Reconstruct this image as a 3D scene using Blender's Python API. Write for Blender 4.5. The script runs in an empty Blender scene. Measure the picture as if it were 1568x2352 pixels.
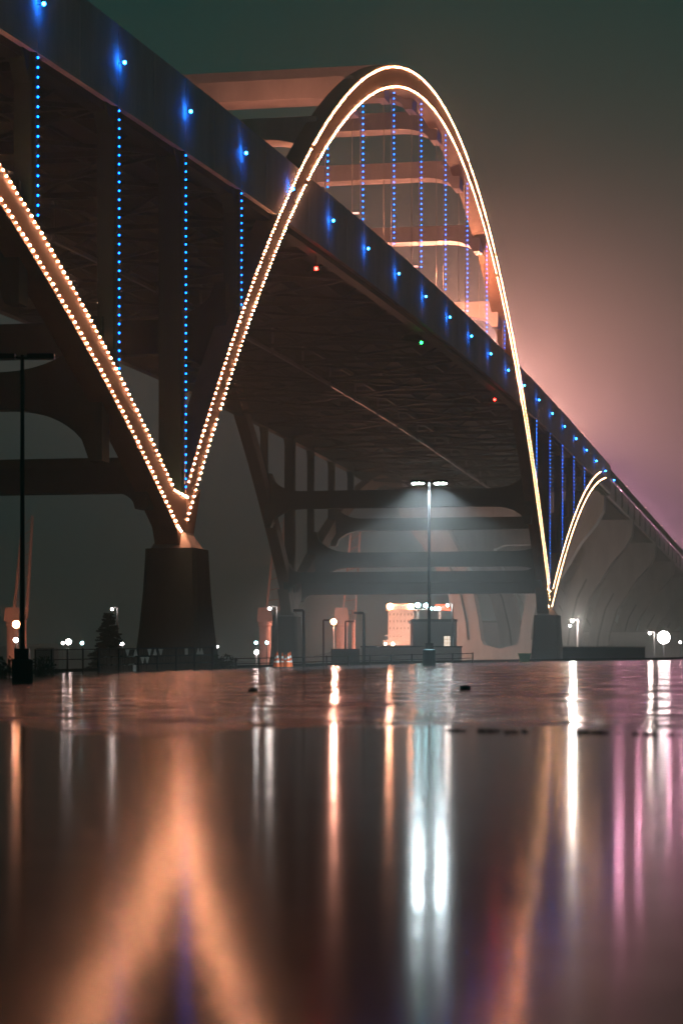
import bpy, math, random
from mathutils import Vector, Matrix
random.seed(7)
R = math.radians
SC = bpy.context.scene
COL = SC.collection

# ------------------------------------------------------------------ camera
# Photo coordinates below are in a 1568 x 2352 px frame; the bridge axis is world Y,
# the near arch face is the plane X = 0, Y = 0 is the near pier.
F, YH, VPX, CAMH = 5700.0, 1544.0, 1978.0, 0.35
SPAN = 183.0; PAN = SPAN / 13.0
TH = math.atan((VPX - 784) / F); CT, ST = math.cos(TH), math.sin(TH)
CX = 17280.0 * PAN * CT * CT / F
CY = -(11.14 * PAN - CX * math.tan(TH))
CAM = Vector((CX, CY, CAMH))
cam = bpy.data.cameras.new('camera'); camo = bpy.data.objects.new('camera', cam); COL.objects.link(camo)
camo.location = CAM; camo.rotation_euler = (R(90), 0, TH)
cam.sensor_fit = 'VERTICAL'; cam.sensor_height = 36.0; cam.sensor_width = 24.0
cam.lens = F / 2352 * 36.0
cam.shift_y = (YH - 1176) / 2352
cam.clip_start = 0.05; cam.clip_end = 9000
cam.dof.use_dof = True; cam.dof.focus_distance = 190; cam.dof.aperture_fstop = 2.8
SC.camera = camo

# ------------------------------------------------------------------ world: overcast night sky
w = bpy.data.worlds.new('World'); SC.world = w; w.use_nodes = True
nt = w.node_tree; nt.nodes.clear()
out = nt.nodes.new('ShaderNodeOutputWorld')
sky = nt.nodes.new('ShaderNodeTexSky'); sky.sky_type = 'NISHITA'; sky.sun_disc = False
sky.sun_elevation = R(-4); sky.sun_rotation = R(60)
b1 = nt.nodes.new('ShaderNodeBackground'); b1.inputs['Strength'].default_value = 0.02
nt.links.new(sky.outputs[0], b1.inputs['Color'])
b2 = nt.nodes.new('ShaderNodeBackground'); b2.inputs['Color'].default_value = (0.03, 0.62, 0.50, 1); b2.inputs['Strength'].default_value = 0.076
addw = nt.nodes.new('ShaderNodeAddShader')
geo = nt.nodes.new('ShaderNodeTexCoord'); sep = nt.nodes.new('ShaderNodeSeparateXYZ'); nt.links.new(geo.outputs['Generated'], sep.inputs[0])
hr = nt.nodes.new('ShaderNodeValToRGB'); hr.color_ramp.interpolation = 'EASE'
hr.color_ramp.elements[0].position = 0.0; hr.color_ramp.elements[0].color = (.0, .46, .40, 1)
hr.color_ramp.elements[1].position = .22; hr.color_ramp.elements[1].color = (.0, .62, .52, 1)
nt.links.new(sep.outputs['Z'], hr.inputs[0]); nt.links.new(hr.outputs[0], b2.inputs['Color'])
nt.links.new(b1.outputs[0], addw.inputs[0]); nt.links.new(b2.outputs[0], addw.inputs[1])
nt.links.new(addw.outputs[0], out.inputs['Surface'])

SC.view_settings.view_transform = 'Standard'; SC.view_settings.look = 'None'
SC.view_settings.exposure = -0.4; SC.view_settings.gamma = 1.0
SC.view_settings.use_curve_mapping = False
cy = SC.cycles
cy.use_denoising = True
cy.max_bounces = 5; cy.diffuse_bounces = 2; cy.glossy_bounces = 3; cy.volume_bounces = 0; cy.transmission_bounces = 4
cy.sample_clamp_indirect = 4.0; cy.sample_clamp_direct = 0.0
cy.use_light_tree = True; cy.volume_step_rate = 1.0
cy.caustics_reflective = False; cy.caustics_refractive = False

HAZE_DENSITY = 0.0018
WARM = (1.0, 0.39, 0.20)
BLUE = (0.002, 0.13, 1.0)

# ------------------------------------------------------------------ pixel helpers
def ray(px, py):
    r = (px - 784) / F; u = (YH - py) / F
    return Vector((r * CT - ST, r * ST + CT, u))
def at(px, py, d): return CAM + ray(px, py) * d
def ud(u, d, z): return Vector((CAM.x + u * CT - d * ST, CAM.y + u * ST + d * CT, z))
def to_ud(p):
    x, y = p[0] - CAM.x, p[1] - CAM.y
    return x * CT + y * ST, -x * ST + y * CT
def sstep(a, b, t):
    t = max(0.0, min(1.0, (t - a) / (b - a))); return t * t * (3 - 2 * t)
def wob(u, d):
    return (math.sin(u * 1.7 + d * .23) + math.sin(u * .61 - d * .41 + 1.3) + math.sin(u * 2.9 + d * .8 + .4) * .5)
def lot_z(u, d):
    b = 0.0256 if u < 4 else 0.0135
    cross = (b * u + (0.0 if u < 4 else 4 * (0.0256 - 0.0135))) * sstep(16, 62, d)
    cross = max(-0.5, min(0.62, cross))
    return 0.0062 * (d - 16.6) + cross + wob(u, d) * 0.009 * (1 - .6 * sstep(20, 60, d))
GZ = -1.3   # ground beyond the lot

# ------------------------------------------------------------------ materials
MATS = {}
def mat(name, col, rough=0.6, metal=0.0, noise=None, bump=None, spec=0.5, emit=None, streak=None):
    m = bpy.data.materials.new(name); m.use_nodes = True
    n = m.node_tree; b = n.nodes['Principled BSDF']
    b.inputs['Base Color'].default_value = (*col, 1); b.inputs['Roughness'].default_value = rough
    b.inputs['Metallic'].default_value = metal; b.inputs['Specular IOR Level'].default_value = spec
    if noise:
        sc_, amt = noise
        tc = n.nodes.new('ShaderNodeTexCoord'); t = n.nodes.new('ShaderNodeTexNoise')
        t.inputs['Scale'].default_value = sc_; t.inputs['Detail'].default_value = 6; t.inputs['Roughness'].default_value = .65
        mp = n.nodes.new('ShaderNodeMapping')
        if streak: mp.inputs['Scale'].default_value = streak
        n.links.new(tc.outputs['Object'], mp.inputs['Vector']); n.links.new(mp.outputs[0], t.inputs['Vector'])
        cr = n.nodes.new('ShaderNodeValToRGB')
        cr.color_ramp.elements[0].position = .3; cr.color_ramp.elements[1].position = .75
        cr.color_ramp.elements[0].color = (*[c * (1 - amt) for c in col], 1)
        cr.color_ramp.elements[1].color = (*[min(1, c * (1 + amt)) for c in col], 1)
        n.links.new(t.outputs['Fac'], cr.inputs[0]); n.links.new(cr.outputs[0], b.inputs['Base Color'])
        if bump:
            bp = n.nodes.new('ShaderNodeBump'); bp.inputs['Strength'].default_value = bump; bp.inputs['Distance'].default_value = .05
            n.links.new(t.outputs['Fac'], bp.inputs['Height']); n.links.new(bp.outputs[0], b.inputs['Normal'])
    if emit:
        c, s = emit
        b.inputs['Emission Color'].default_value = (*c, 1); b.inputs['Emission Strength'].default_value = s
    MATS[name] = m; return m
def emat(name, col, s):
    m = bpy.data.materials.new(name); m.use_nodes = True
    n = m.node_tree; n.nodes.clear()
    e = n.nodes.new('ShaderNodeEmission'); o = n.nodes.new('ShaderNodeOutputMaterial')
    e.inputs[0].default_value = (*col, 1); e.inputs[1].default_value = s
    n.links.new(e.outputs[0], o.inputs['Surface']); MATS[name] = m; return m

mat('rib_paint', (.19, .115, .075), .65, 0, (0.6, .25), None, .4, streak=(1, 1, .25))
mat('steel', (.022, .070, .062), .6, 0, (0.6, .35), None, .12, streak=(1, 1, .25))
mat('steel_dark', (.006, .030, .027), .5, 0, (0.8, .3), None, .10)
mat('fascia', (.58, .52, .53), .85, 0, (0.35, .22), None, .12, streak=(1, 1, .3))
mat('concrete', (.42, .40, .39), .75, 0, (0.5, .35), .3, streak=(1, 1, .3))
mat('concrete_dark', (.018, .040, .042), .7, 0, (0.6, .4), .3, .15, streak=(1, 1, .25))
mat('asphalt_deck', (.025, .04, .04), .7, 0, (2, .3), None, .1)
mat('black_metal', (.02, .02, .022), .35, .3)
mat('grey_metal', (.22, .22, .23), .4, .5, (3, .2))
mat('cable', (.45, .43, .42), .4, .3)
mat('orange_plastic', (.75, .13, .02), .45)
mat('white_band', (.85, .85, .85), .35)
mat('rubber', (.02, .02, .02), .6)
mat('slat', (.10, .065, .05), .6, 0, (6, .5), None, streak=(3, 3, .4))
mat('gap_light', (.62, .56, .52), .6)
mat('hedge', (.035, .055, .03), .7, 0, (5, .4))
mat('needle', (.03, .055, .035), .6, 0, (4, .4))
mat('bark', (.08, .06, .045), .85, 0, (6, .4), .4)
mat('wall_grey', (.34, .32, .33), .7, 0, (.4, .15))
mat('ship_paint', (.75, .70, .68), .55, 0, (.3, .08))
mat('ship_hull', (.08, .05, .05), .6)
mat('crane_paint', (.72, .40, .32), .5, 0, (.5, .12))
mat('window_dark', (.03, .03, .035), .2)
mat('red_paint', (.45, .05, .03), .5, 0, (2, .3))
mat('green_plastic', (.05, .35, .12), .5)
mat('soil', (.05, .05, .045), .9, 0, (.3, .4))
mat('stone', (.05, .05, .05), .5, 0, (8, .4), .5)
mat('rain_drop', (.8, .82, .85), .7)
emat('rib_glow', WARM, 235.0)
emat('arch_glow', (1.0, .34, .15), 280.0)
emat('far_glow', (1.0, .48, .22), 80.0)
emat('hanger_glow', BLUE, 26.0)
emat('girder_glow', (.008, .17, 1.0), 230.0)
emat('red_glow', (1, .010, .007), 160.0)
emat('green_glow', (.012, 1, .10), 45.0)
emat('white_glow', (.80, .95, 1.0), 800.0)
emat('warm_glow', (1.0, .62, .42), 80.0)
emat('orange_glow', (1.0, .38, .16), 80.0)
emat('pale_glow', (.95, .82, .80), 100.0)
emat('teal_glow', (.45, .95, 1.0), 50.0)
emat('window_glow', (1.0, .8, .62), 2.2)
emat('sign_glow', (1.0, .16, .07), 5.0)
emat('deck_glow', (1.0, .50, .40), 4.0)

# wet asphalt of the lot
m = mat('wet_asphalt', (.022, .022, .023), .3)
n = m.node_tree; b = n.nodes['Principled BSDF']
tc = n.nodes.new('ShaderNodeTexCoord')
big = n.nodes.new('ShaderNodeTexNoise'); big.inputs['Scale'].default_value = .9; big.inputs['Detail'].default_value = 7
cr = n.nodes.new('ShaderNodeValToRGB'); cr.color_ramp.elements[0].position = .40; cr.color_ramp.elements[1].position = .62
cr.color_ramp.elements[0].color = (.05, .05, .05, 1); cr.color_ramp.elements[1].color = (.22, .22, .22, 1)
fine = n.nodes.new('ShaderNodeTexNoise'); fine.inputs['Scale'].default_value = 22.0; fine.inputs['Detail'].default_value = 5; fine.inputs['Roughness'].default_value = .6
bp = n.nodes.new('ShaderNodeBump'); bp.inputs['Strength'].default_value = .9; bp.inputs['Distance'].default_value = .012
b.inputs['IOR'].default_value = 1.09
n.links.new(tc.outputs['Object'], big.inputs['Vector']); n.links.new(tc.outputs['Object'], fine.inputs['Vector'])
n.links.new(big.outputs['Fac'], cr.inputs[0]); n.links.new(cr.outputs[0], b.inputs['Roughness'])
n.links.new(fine.outputs['Fac'], bp.inputs['Height']); n.links.new(bp.outputs[0], b.inputs['Normal'])
# puddle
m = mat('puddle_water', (.006, .008, .009), .115)
n = m.node_tree; b = n.nodes['Principled BSDF']; b.inputs['IOR'].default_value = 1.085
tc = n.nodes.new('ShaderNodeTexCoord'); nz = n.nodes.new('ShaderNodeTexNoise'); nz.inputs['Scale'].default_value = 1.6; nz.inputs['Detail'].default_value = 3
bp = n.nodes.new('ShaderNodeBump'); bp.inputs['Strength'].default_value = .3; bp.inputs['Distance'].default_value = .008
n.links.new(tc.outputs['Object'], nz.inputs['Vector']); n.links.new(nz.outputs['Fac'], bp.inputs['Height']); n.links.new(bp.outputs[0], b.inputs['Normal'])

# ------------------------------------------------------------------ mesh helpers
class MB:
    def __init__(s): s.v = []; s.f = []
    def add(s, vs, fs):
        o = len(s.v); s.v += [tuple(v) for v in vs]; s.f += [tuple(i + o for i in f) for f in fs]; return s
    def box(s, x0, x1, y0, y1, z0, z1):
        vs = [(x, y, z) for z in (z0, z1) for y in (y0, y1) for x in (x0, x1)]
        return s.add(vs, [(0, 2, 3, 1), (4, 5, 7, 6), (0, 1, 5, 4), (2, 6, 7, 3), (0, 4, 6, 2), (1, 3, 7, 5)])
    def frustum(s, b0, b1):   # two rings (x0,x1,y0,y1,z)
        vs = []
        for (x0, x1, y0, y1, z) in (b0, b1): vs += [(x0, y0, z), (x1, y0, z), (x1, y1, z), (x0, y1, z)]
        return s.add(vs, [(3, 2, 1, 0), (4, 5, 6, 7)] + [(i, (i + 1) % 4, 4 + (i + 1) % 4, 4 + i) for i in range(4)])
    def rings(s, rs, cap=True):
        n_ = len(rs[0]); vs = [v for r_ in rs for v in r_]; fs = []
        for k in range(len(rs) - 1):
            for i in range(n_):
                j = (i + 1) % n_; fs.append((k * n_ + i, k * n_ + j, (k + 1) * n_ + j, (k + 1) * n_ + i))
        if cap: fs += [tuple(range(n_ - 1, -1, -1)), tuple((len(rs) - 1) * n_ + i for i in range(n_))]
        return s.add(vs, fs)
    def beam(s, a, b, w_, h_=None, n_=4, up=Vector((0, 0, 1))):
        a = Vector(a); b = Vector(b); h_ = h_ or w_; t = (b - a).normalized()
        if abs(t.dot(up)) > .98: up = Vector((1, 0, 0))
        x = t.cross(up).normalized(); y = x.cross(t).normalized()
        rs = []
        for p in (a, b):
            if n_ == 4: rs.append([p + x * sx * w_ / 2 + y * sy * h_ / 2 for sx, sy in ((-1, -1), (1, -1), (1, 1), (-1, 1))])
            else: rs.append([p + x * math.cos(2 * math.pi * i / n_) * w_ / 2 + y * math.sin(2 * math.pi * i / n_) * h_ / 2 for i in range(n_)])
        return s.rings(rs)
    def tube(s, c, prof, n_=12):   # vertical lathe: prof [(r, z)]
        c = Vector(c)
        return s.rings([[c + Vector((r_ * math.cos(2 * math.pi * i / n_), r_ * math.sin(2 * math.pi * i / n_), z)) for i in range(n_)] for r_, z in prof])
    def strip_prism(s, up, lo, a0, a1, f):
        """solid between an upper and a lower polyline (same length), thickness a0..a1; f(p, a) -> xyz"""
        k = len(up); vs = [f(p, a) for a in (a0, a1) for p in list(up) + list(lo)]; o = 2 * k; fs = []
        for i in range(k - 1):
            fs += [(i, i + 1, k + i + 1, k + i), (o + i, o + k + i, o + k + i + 1, o + i + 1),
                   (i, o + i, o + i + 1, i + 1), (k + i, k + i + 1, o + k + i + 1, o + k + i)]
        fs += [(0, k, o + k, o), (k - 1, o + k - 1, o + 2 * k - 1, 2 * k - 1)]
        return s.add(vs, fs)
    def ico(s, c, r_, sc=(1, 1, 1)):
        g = (1 + 5 ** .5) / 2; V = [(-1, g, 0), (1, g, 0), (-1, -g, 0), (1, -g, 0), (0, -1, g), (0, 1, g), (0, -1, -g), (0, 1, -g), (g, 0, -1), (g, 0, 1), (-g, 0, -1), (-g, 0, 1)]
        l = (1 + g * g) ** .5
        vs = [(c[0] + v[0] / l * r_ * sc[0], c[1] + v[1] / l * r_ * sc[1], c[2] + v[2] / l * r_ * sc[2]) for v in V]
        return s.add(vs, [(0, 11, 5), (0, 5, 1), (0, 1, 7), (0, 7, 10), (0, 10, 11), (1, 5, 9), (5, 11, 4), (11, 10, 2), (10, 7, 6), (7, 1, 8), (3, 9, 4), (3, 4, 2), (3, 2, 6), (3, 6, 8), (3, 8, 9), (4, 9, 5), (2, 4, 11), (6, 2, 10), (8, 6, 7), (9, 8, 1)])
    def mesh(s, name, m, smooth=False):
        me = bpy.data.meshes.new(name); me.from_pydata(s.v, [], s.f); me.update()
        if m: me.materials.append(MATS[m])
        if smooth: me.polygons.foreach_set('use_smooth', [True] * len(me.polygons))
        return me
    def build(s, name, m, parent=None, smooth=False, loc=None):
        o = bpy.data.objects.new(name, s.mesh(name, m, smooth)); COL.objects.link(o)
        if parent: o.parent = parent
        if loc is not None: o.location = loc
        return o
def tag(o, label=None, cat=None, group=None, kind=None):
    if label: o['label'] = label
    if cat: o['category'] = cat
    if group: o['group'] = group
    if kind: o['kind'] = kind
    return o
def empty(name, loc=(0, 0, 0), rz=0, **k):
    o = bpy.data.objects.new(name, None); COL.objects.link(o); o.location = loc; o.rotation_euler = (0, 0, rz)
    o.empty_display_size = .5
    return tag(o, **k)
def inst(name, me, loc, parent=None, rot=None, scale=None):
    o = bpy.data.objects.new(name, me); COL.objects.link(o); o.location = loc
    if parent: o.parent = parent
    if rot: o.rotation_euler = rot
    if scale: o.scale = scale
    return o
def kids(o): return [c for c in COL.objects if c.parent == o]
def copy_tree(o, loc=None, label=None, parent=None):
    c = o.copy(); COL.objects.link(c); c.parent = parent
    if loc is not None: c.location = loc
    if label: c['label'] = label
    for ch in kids(o): copy_tree(ch, parent=c)
    return c
def point(name, loc, col, power, radius=.2, parent=None):
    l = bpy.data.lights.new(name, 'POINT'); l.color = col; l.energy = power; l.shadow_soft_size = radius
    o = bpy.data.objects.new(name, l); COL.objects.link(o); o.location = loc
    if parent: o.parent = parent
    return o
def spot(name, loc, col, power, angle, blend, radius=.1, parent=None, rot=(0, 0, 0)):
    l = bpy.data.lights.new(name, 'SPOT'); l.color = col; l.energy = power; l.spot_size = R(angle); l.spot_blend = blend; l.shadow_soft_size = radius
    o = bpy.data.objects.new(name, l); COL.objects.link(o); o.location = loc; o.rotation_euler = rot
    if parent: o.parent = parent
    return o

# ------------------------------------------------------------------ ground, lot, puddle
def grid(us, ds, zf, name, m, kind='structure', smooth=True):
    mb = MB(); nu = len(us)
    mb.v = [tuple(ud(u, d, zf(u, d))) for d in ds for u in us]
    mb.f = [(j * nu + i, j * nu + i + 1, (j + 1) * nu + i + 1, (j + 1) * nu + i) for j in range(len(ds) - 1) for i in range(nu - 1)]
    o = mb.build(name, m, smooth=smooth); tag(o, kind=kind); return o
LOT_END = 138.0
us = [-90, -60, -40, -30] + [x * .5 for x in range(-48, 49)] + [30, 40, 60, 90]
ds = [-60, -30, -10, 0, 4, 8] + [10 + .25 * k for k in range(0, 60)] + [25 + k for k in range(0, 114)]
ds = [d for d in ds if d <= LOT_END]
grid(us, ds, lambda u, d: lot_z(u, d) if d > 12 else max(-.06, 0.0062 * (d - 16.6)) + wob(u, d) * .009, 'parking_lot', 'wet_asphalt')
far = [-3000, -1500, -900, -300, -90, 0, 90, 300, 900, 1500, 3000]
grid(far, [-2500, -400, -70, 0, 60, 139, 160, 260, 420, 700, 1200, 2500, 3200], lambda u, d: GZ, 'ground', 'soil')
pd = MB(); pd.v = [tuple(ud(u, d, 0)) for u, d in ((-60, -40), (60, -40), (60, 24), (-60, 24))]; pd.f = [(0, 1, 2, 3)]
tag(pd.build('puddle', 'puddle_water'), kind='structure')
# kerb along the lot's far edge
kb = MB(); ks = [-90 + 2 * k for k in range(0, 91)]
for i in range(len(ks) - 1):
    a, b_ = ks[i], ks[i + 1]
    if -12 < (a + b_) / 2 < 9: pass
    za, zb = lot_z(a, LOT_END), lot_z(b_, LOT_END)
    vs = [ud(a, LOT_END, za - .6), ud(b_, LOT_END, zb - .6), ud(b_, LOT_END + .3, zb - .6), ud(a, LOT_END + .3, za - .6),
          ud(a, LOT_END, za + .13), ud(b_, LOT_END, zb + .13), ud(b_, LOT_END + .3, zb + .13), ud(a, LOT_END + .3, za + .13)]
    kb.add(vs, [(0, 1, 5, 4), (4, 5, 6, 7), (2, 3, 7, 6)])
tag(kb.build('kerb', 'concrete_dark'), kind='structure')
# far shore: low dark strip of land
fs_ = MB(); prev = None
rs = []
for k in range(-60, 61):
    u = k * 14; h_ = 5 + 2.0 * math.sin(k * .7) + 1.4 * math.sin(k * 1.9 + 1)
    rs.append([ud(u, 700, GZ - .5), ud(u, 706, h_), ud(u, 730, h_ + 1), ud(u, 760, GZ - .5)])
fs_.rings(rs)
tag(fs_.build('far_shore', 'soil'), kind='structure')

# ------------------------------------------------------------------ bridge profile functions
def ext_z(y):
    q = ((y - 91.5) / 91.5) ** 2; return 57.0 - 45.4 * q
def int_z(y):
    q = ((y - 91.5) / 91.5) ** 2; return 55.25 - 45.7 * q
def sup_z(t): return 10.0 + .545 * t - .0031 * t * t
def slo_z(t): return 8.2 + .552 * t - .0031 * t * t
def road_z(y):   # height of the blue girder lamps
    d = abs(y - 91.5); return 36.1 - (1.3e-4 * d * d if d < 120 else 1.3e-4 * 14400 + .0312 * (d - 120))
GT, GB = 2.15, -2.45          # fascia above / below the lamp line
XN, XF = 0.0, -36.6           # outer faces of the two arch planes
RW = 1.5                      # rib width
SIDE = 82.0
Y_A, Y_B = -SIDE, SPAN + SIDE

bridge = empty('arch_bridge', (XN - 18.3, 0, GZ), label='steel tied arch bridge strung with warm and blue lamps', cat='bridge')
BO = Vector(bridge.location)
def bbuild(mb, name, m, parent=None, smooth=False):
    """mesh given in world coordinates, parented to the bridge or one of its parts"""
    o = mb.build(name, m, parent or bridge, smooth)
    par = parent or bridge
    off = Vector((0, 0, 0)); q = par
    while q is not None: off += Vector(q.location); q = q.parent
    o.location = -off
    return o
def worldpos(o):
    off = Vector((0, 0, 0))
    while o is not None: off += Vector(o.location); o = o.parent
    return off

# ribs -----------------------------------------------------------------
def make_rib(x_out, x_in):
    y_main = [SPAN * k / 72 for k in range(73)]
    up = [(y, ext_z(y) + .22) for y in y_main]; lo = [(y, int_z(y) - .22) for y in y_main]
    f = lambda p, a: (a, p[0], p[1])
    mb = MB(); mb.strip_prism(up, lo, x_in, x_out, f)
    rib = bbuild(mb, 'arch_rib', 'rib_paint')
    for sgn, y0 in ((-1, 0.0), (1, SPAN)):
        ts = [SIDE * k / 26 for k in range(27)]
        up = [(y0 + sgn * t, min(sup_z(t) + .22, road_z(y0 + sgn * t) - .6)) for t in ts]
        lo = [(y0 + sgn * t, min(slo_z(t) - .22, road_z(y0 + sgn * t) - 2.0)) for t in ts]
        mb = MB(); mb.strip_prism(up, lo, x_in + .004, x_out - .004, f)
        bbuild(mb, 'side_rib', 'rib_paint', rib)
        # knuckle where the two ribs meet above the pier
        kn = MB(); kn.strip_prism([(y0 - 3.6, 11.6), (y0 - 1.2, 11.2), (y0 + 1.2, 11.2), (y0 + 3.6, 11.9)], [(y0 - 1.5, 8.25), (y0 - .8, 8.1), (y0 + .8, 8.1), (y0 + 1.5, 8.25)], x_in - .05, x_out - .008, f)
        bbuild(kn, 'knuckle', 'rib_paint', rib)
    return rib
rib_n = make_rib(XN, XN - RW)
rib_f = make_rib(XF, XF + RW)

# warm lamps along both edges of the near rib ---------------------------
led = MB().ico((0, 0, 0), .062).mesh('rib_lamp', 'rib_glow')
pts = []
def walk(fz, y0, y1, step):
    y = y0; out_ = []; s_ = 1 if y1 > y0 else -1
    while (y1 - y) * s_ > 0:
        z = fz(y); out_.append((y, z))
        dz = (fz(y + s_ * .01) - z) / .01
        y += s_ * step / math.sqrt(1 + dz * dz)
    return out_
STEP = .56
pts += walk(ext_z, .6, SPAN - .5, STEP) + walk(int_z, .25, SPAN - .2, STEP)
for sgn, y0 in ((-1, 0.0), (1, SPAN)):
    pts += [(y0 + sgn * a, z) for a, z in walk(sup_z, 3.2, 66 if sgn > 0 else 50, STEP)]
    pts += [(y0 + sgn * a, z) for a, z in walk(slo_z, 2.0, 74 if sgn > 0 else 50, STEP)]
    pts += [(y0 - 3.0 + .36 * k, 11.45 - .03 * k if k < 10 else 11.2) for k in range(1, 10)]
    pts += [(y0 - 1.9 + .34 * k, 9.25 - .13 * min(k, 3)) for k in range(0, 6)]
pts = [(y, z) for y, z in pts if y > -47]
dist = lambda p: (Vector((XN, p[0], p[1])) - CAM).length
def inframe(P):
    v = Vector(P) - CAM; r_ = v.x * CT + v.y * ST; f_ = -v.x * ST + v.y * CT
    px = 784 + F * r_ / f_; py = YH - F * v.z / f_
    return -10 < px < 1580 and -10 < py
pts.sort(key=lambda p: (not inframe((XN, p[0], p[1])), dist(p)))
wp = worldpos(rib_n)
rest = MB(); rest2 = MB()
for i, (y, z) in enumerate(pts):
    sc_ = random.choice((.72, .85, .95, 1.0, 1.05, 1.12)); y += random.uniform(-.04, .04); z += random.uniform(-.025, .025)
    if random.random() < .012: continue
    if i < 300: inst('rib_lamp', led, Vector((XN + .05, y, z)) - wp, rib_n, scale=(sc_, sc_, sc_))
    elif y > 150 and z < 33.5: rest2.ico((XN + .05, y, z), .062 * sc_)
    else: rest.ico((XN + .05, y, z), .062 * sc_)
tag(bbuild(rest, 'rib_lamps', 'arch_glow', rib_n), kind='stuff')
tag(bbuild(rest2, 'rib_lamps', 'far_glow', rib_n), kind='stuff')

# girders ---------------------------------------------------------------
def girder_seg(x_out, x_in, y0, y1, zt, zb, gap=.05):
    mb = MB(); a, b_ = y0 + gap, y1 - gap
    za, zc = road_z(a), road_z(b_)
    vs = [(x_in, a, za + zb), (x_out, a, za + zb), (x_out, b_, zc + zb), (x_in, b_, zc + zb),
          (x_in, a, za + zt), (x_out, a, za + zt), (x_out, b_, zc + zt), (x_in, b_, zc + zt)]
    return mb.add(vs, [(3, 2, 1, 0), (4, 5, 6, 7), (0, 1, 5, 4), (1, 2, 6, 5), (2, 3, 7, 6), (3, 0, 4, 7)])
lampm = MB().tube((0, 0, 0), [(.10 * math.cos(a), .10 * math.sin(a)) for a in [-1.45, -1.05, -.65, -.2, .2, .65, 1.05, 1.45]], 12).mesh('girder_lamp', 'girder_glow')
brk = MB().beam((-.36, 0, -.02), (-.08, 0, -.02), .04).mesh('bracket', 'black_metal')
def make_girder(x_out, sgn, lamps):
    x_in = x_out - sgn * 1.3
    core = MB(); ys = [Y_A + PAN / 2 * k for k in range(int((Y_B - Y_A) / (PAN / 2)) + 1)] + [Y_B]
    f = lambda p, a: (a, p[0], p[1])
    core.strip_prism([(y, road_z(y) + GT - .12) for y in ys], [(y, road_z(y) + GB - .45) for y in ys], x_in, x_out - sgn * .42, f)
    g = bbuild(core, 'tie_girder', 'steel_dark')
    y = -6 * PAN
    while y < Y_B - .1:
        y1 = min(y + PAN / 2, Y_B)
        bbuild(girder_seg(x_out - sgn * .02, x_out - sgn * .41, y, y1, GT, GB), 'fascia_panel', 'fascia', g)
        y = y1
    if lamps:
        wpg = worldpos(g)
        for i in range(-5, 20):
            yy = i * PAN - .05
            l = inst('girder_lamp', lampm, Vector((x_out + .34, yy, road_z(yy))) - wpg, g)
            inst('lamp_bracket', brk, (0, 0, 0), l)
    return g
gird_n = make_girder(XN, 1, True)
gird_f = make_girder(XF, -1, False)

# deck ------------------------------------------------------------------
f = lambda p, a: (a, p[0], p[1])
ys = [Y_A + PAN / 2 * k for k in range(int((Y_B - Y_A) / (PAN / 2)) + 1)] + [Y_B]
dk = MB().strip_prism([(y, road_z(y) + .9) for y in ys], [(y, road_z(y) + .5) for y in ys], XF + 1.31, XN - 1.31, f)
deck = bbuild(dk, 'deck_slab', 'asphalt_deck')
for k in range(9):
    x = XF + 3.3 + k * 3.75
    st = MB().strip_prism([(y, road_z(y) + .49) for y in ys], [(y, road_z(y) - .35) for y in ys], x - .12, x + .12, f)
    bbuild(st, 'stringer', 'steel_dark', deck)
# floor trusses, lateral bracing
for i in range(-5, 19):
    y = i * PAN; zr = road_z(y); top = zr + .1; bot = zr - 2.35
    tr = MB(); tr.beam((XF + 1.3, y, top), (XN - 1.3, y, top), .35, .5); tr.beam((XF + 1.3, y, bot), (XN - 1.3, y, bot), .32, .36)
    n8 = 8; xs = [XF + 1.3 + (XN - XF - 2.6) * k / n8 for k in range(n8 + 1)]
    for k in range(n8):
        a, b_ = (bot, top) if k % 2 else (top, bot)
        tr.beam((xs[k], y, a), (xs[k + 1], y, b_), .2, .2)
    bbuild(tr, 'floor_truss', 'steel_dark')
    if i < 18:
        y1 = y + PAN; zb = zr - 2.5; zb1 = road_z(y1) - 2.5; xm = (XF + XN) / 2
        lb = MB()
        for x0, x1 in ((XF + 1.3, xm), (xm, XN - 1.3)):
            lb.beam((x0, y, zb), (x1, y1, zb1), .28, .24); lb.beam((x1, y, zb - .02), (x0, y1, zb1 - .02), .26, .22)
        bbuild(lb, 'lateral_brace', 'steel_dark')
    ct = MB(); ct.beam(((XF + XN) / 2, y, bot - .5), ((XF + XN) / 2, y + PAN, road_z(y + PAN) - 2.85), .3, .3)
    ct.beam(((XF + XN) / 2 + .3, y, bot - .9), ((XF + XN) / 2 + .3, y, top), .22, .22)
    bbuild(ct, 'inspection_rail', 'grey_metal')

# struts between the ribs -----------------------------------------------
def strut(y, zc, h_, wy, hx, hz, name='cross_strut', slope=0, up_h=True, m_='steel'):
    xa, xb = XF + RW * .5, XN - RW * .5; n_ = 12; ups = []; los = []
    xs = [RW / 2 + hx * k / n_ for k in range(n_ + 1)]
    def off(s_): s_ = max(0, min(hx, s_ - RW / 2)); return hz * (1 - math.sqrt(max(0, 1 - ((hx - s_) / hx) ** 2)))
    L = [xa] + [xa + s_ for s_ in xs] + [xb - s_ for s_ in reversed(xs)] + [xb]
    for x in L:
        e = min(x - xa, xb - x); o_ = off(e)
        ups.append((x, zc + h_ / 2 + (o_ if up_h else 0))); los.append((x, zc - h_ / 2 - o_))
    mb = MB().strip_prism(ups, los, y - wy / 2, y + wy / 2, lambda p, a: (p[0], a, p[1] + (a - y) * slope))
    return bbuild(mb, name, m_)
for y0, sg in ((0.0, 1), (SPAN, -1)):           # main-span side limbs
    for t, h_, hx, hz in ((2.6, 1.5, 1.6, 1.2), (13.4, 2.3, 4.2, 2.4)):
        y = y0 + sg * t; strut(y, (ext_z(y) + int_z(y)) / 2, h_, 1.4, hx, hz)
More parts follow.
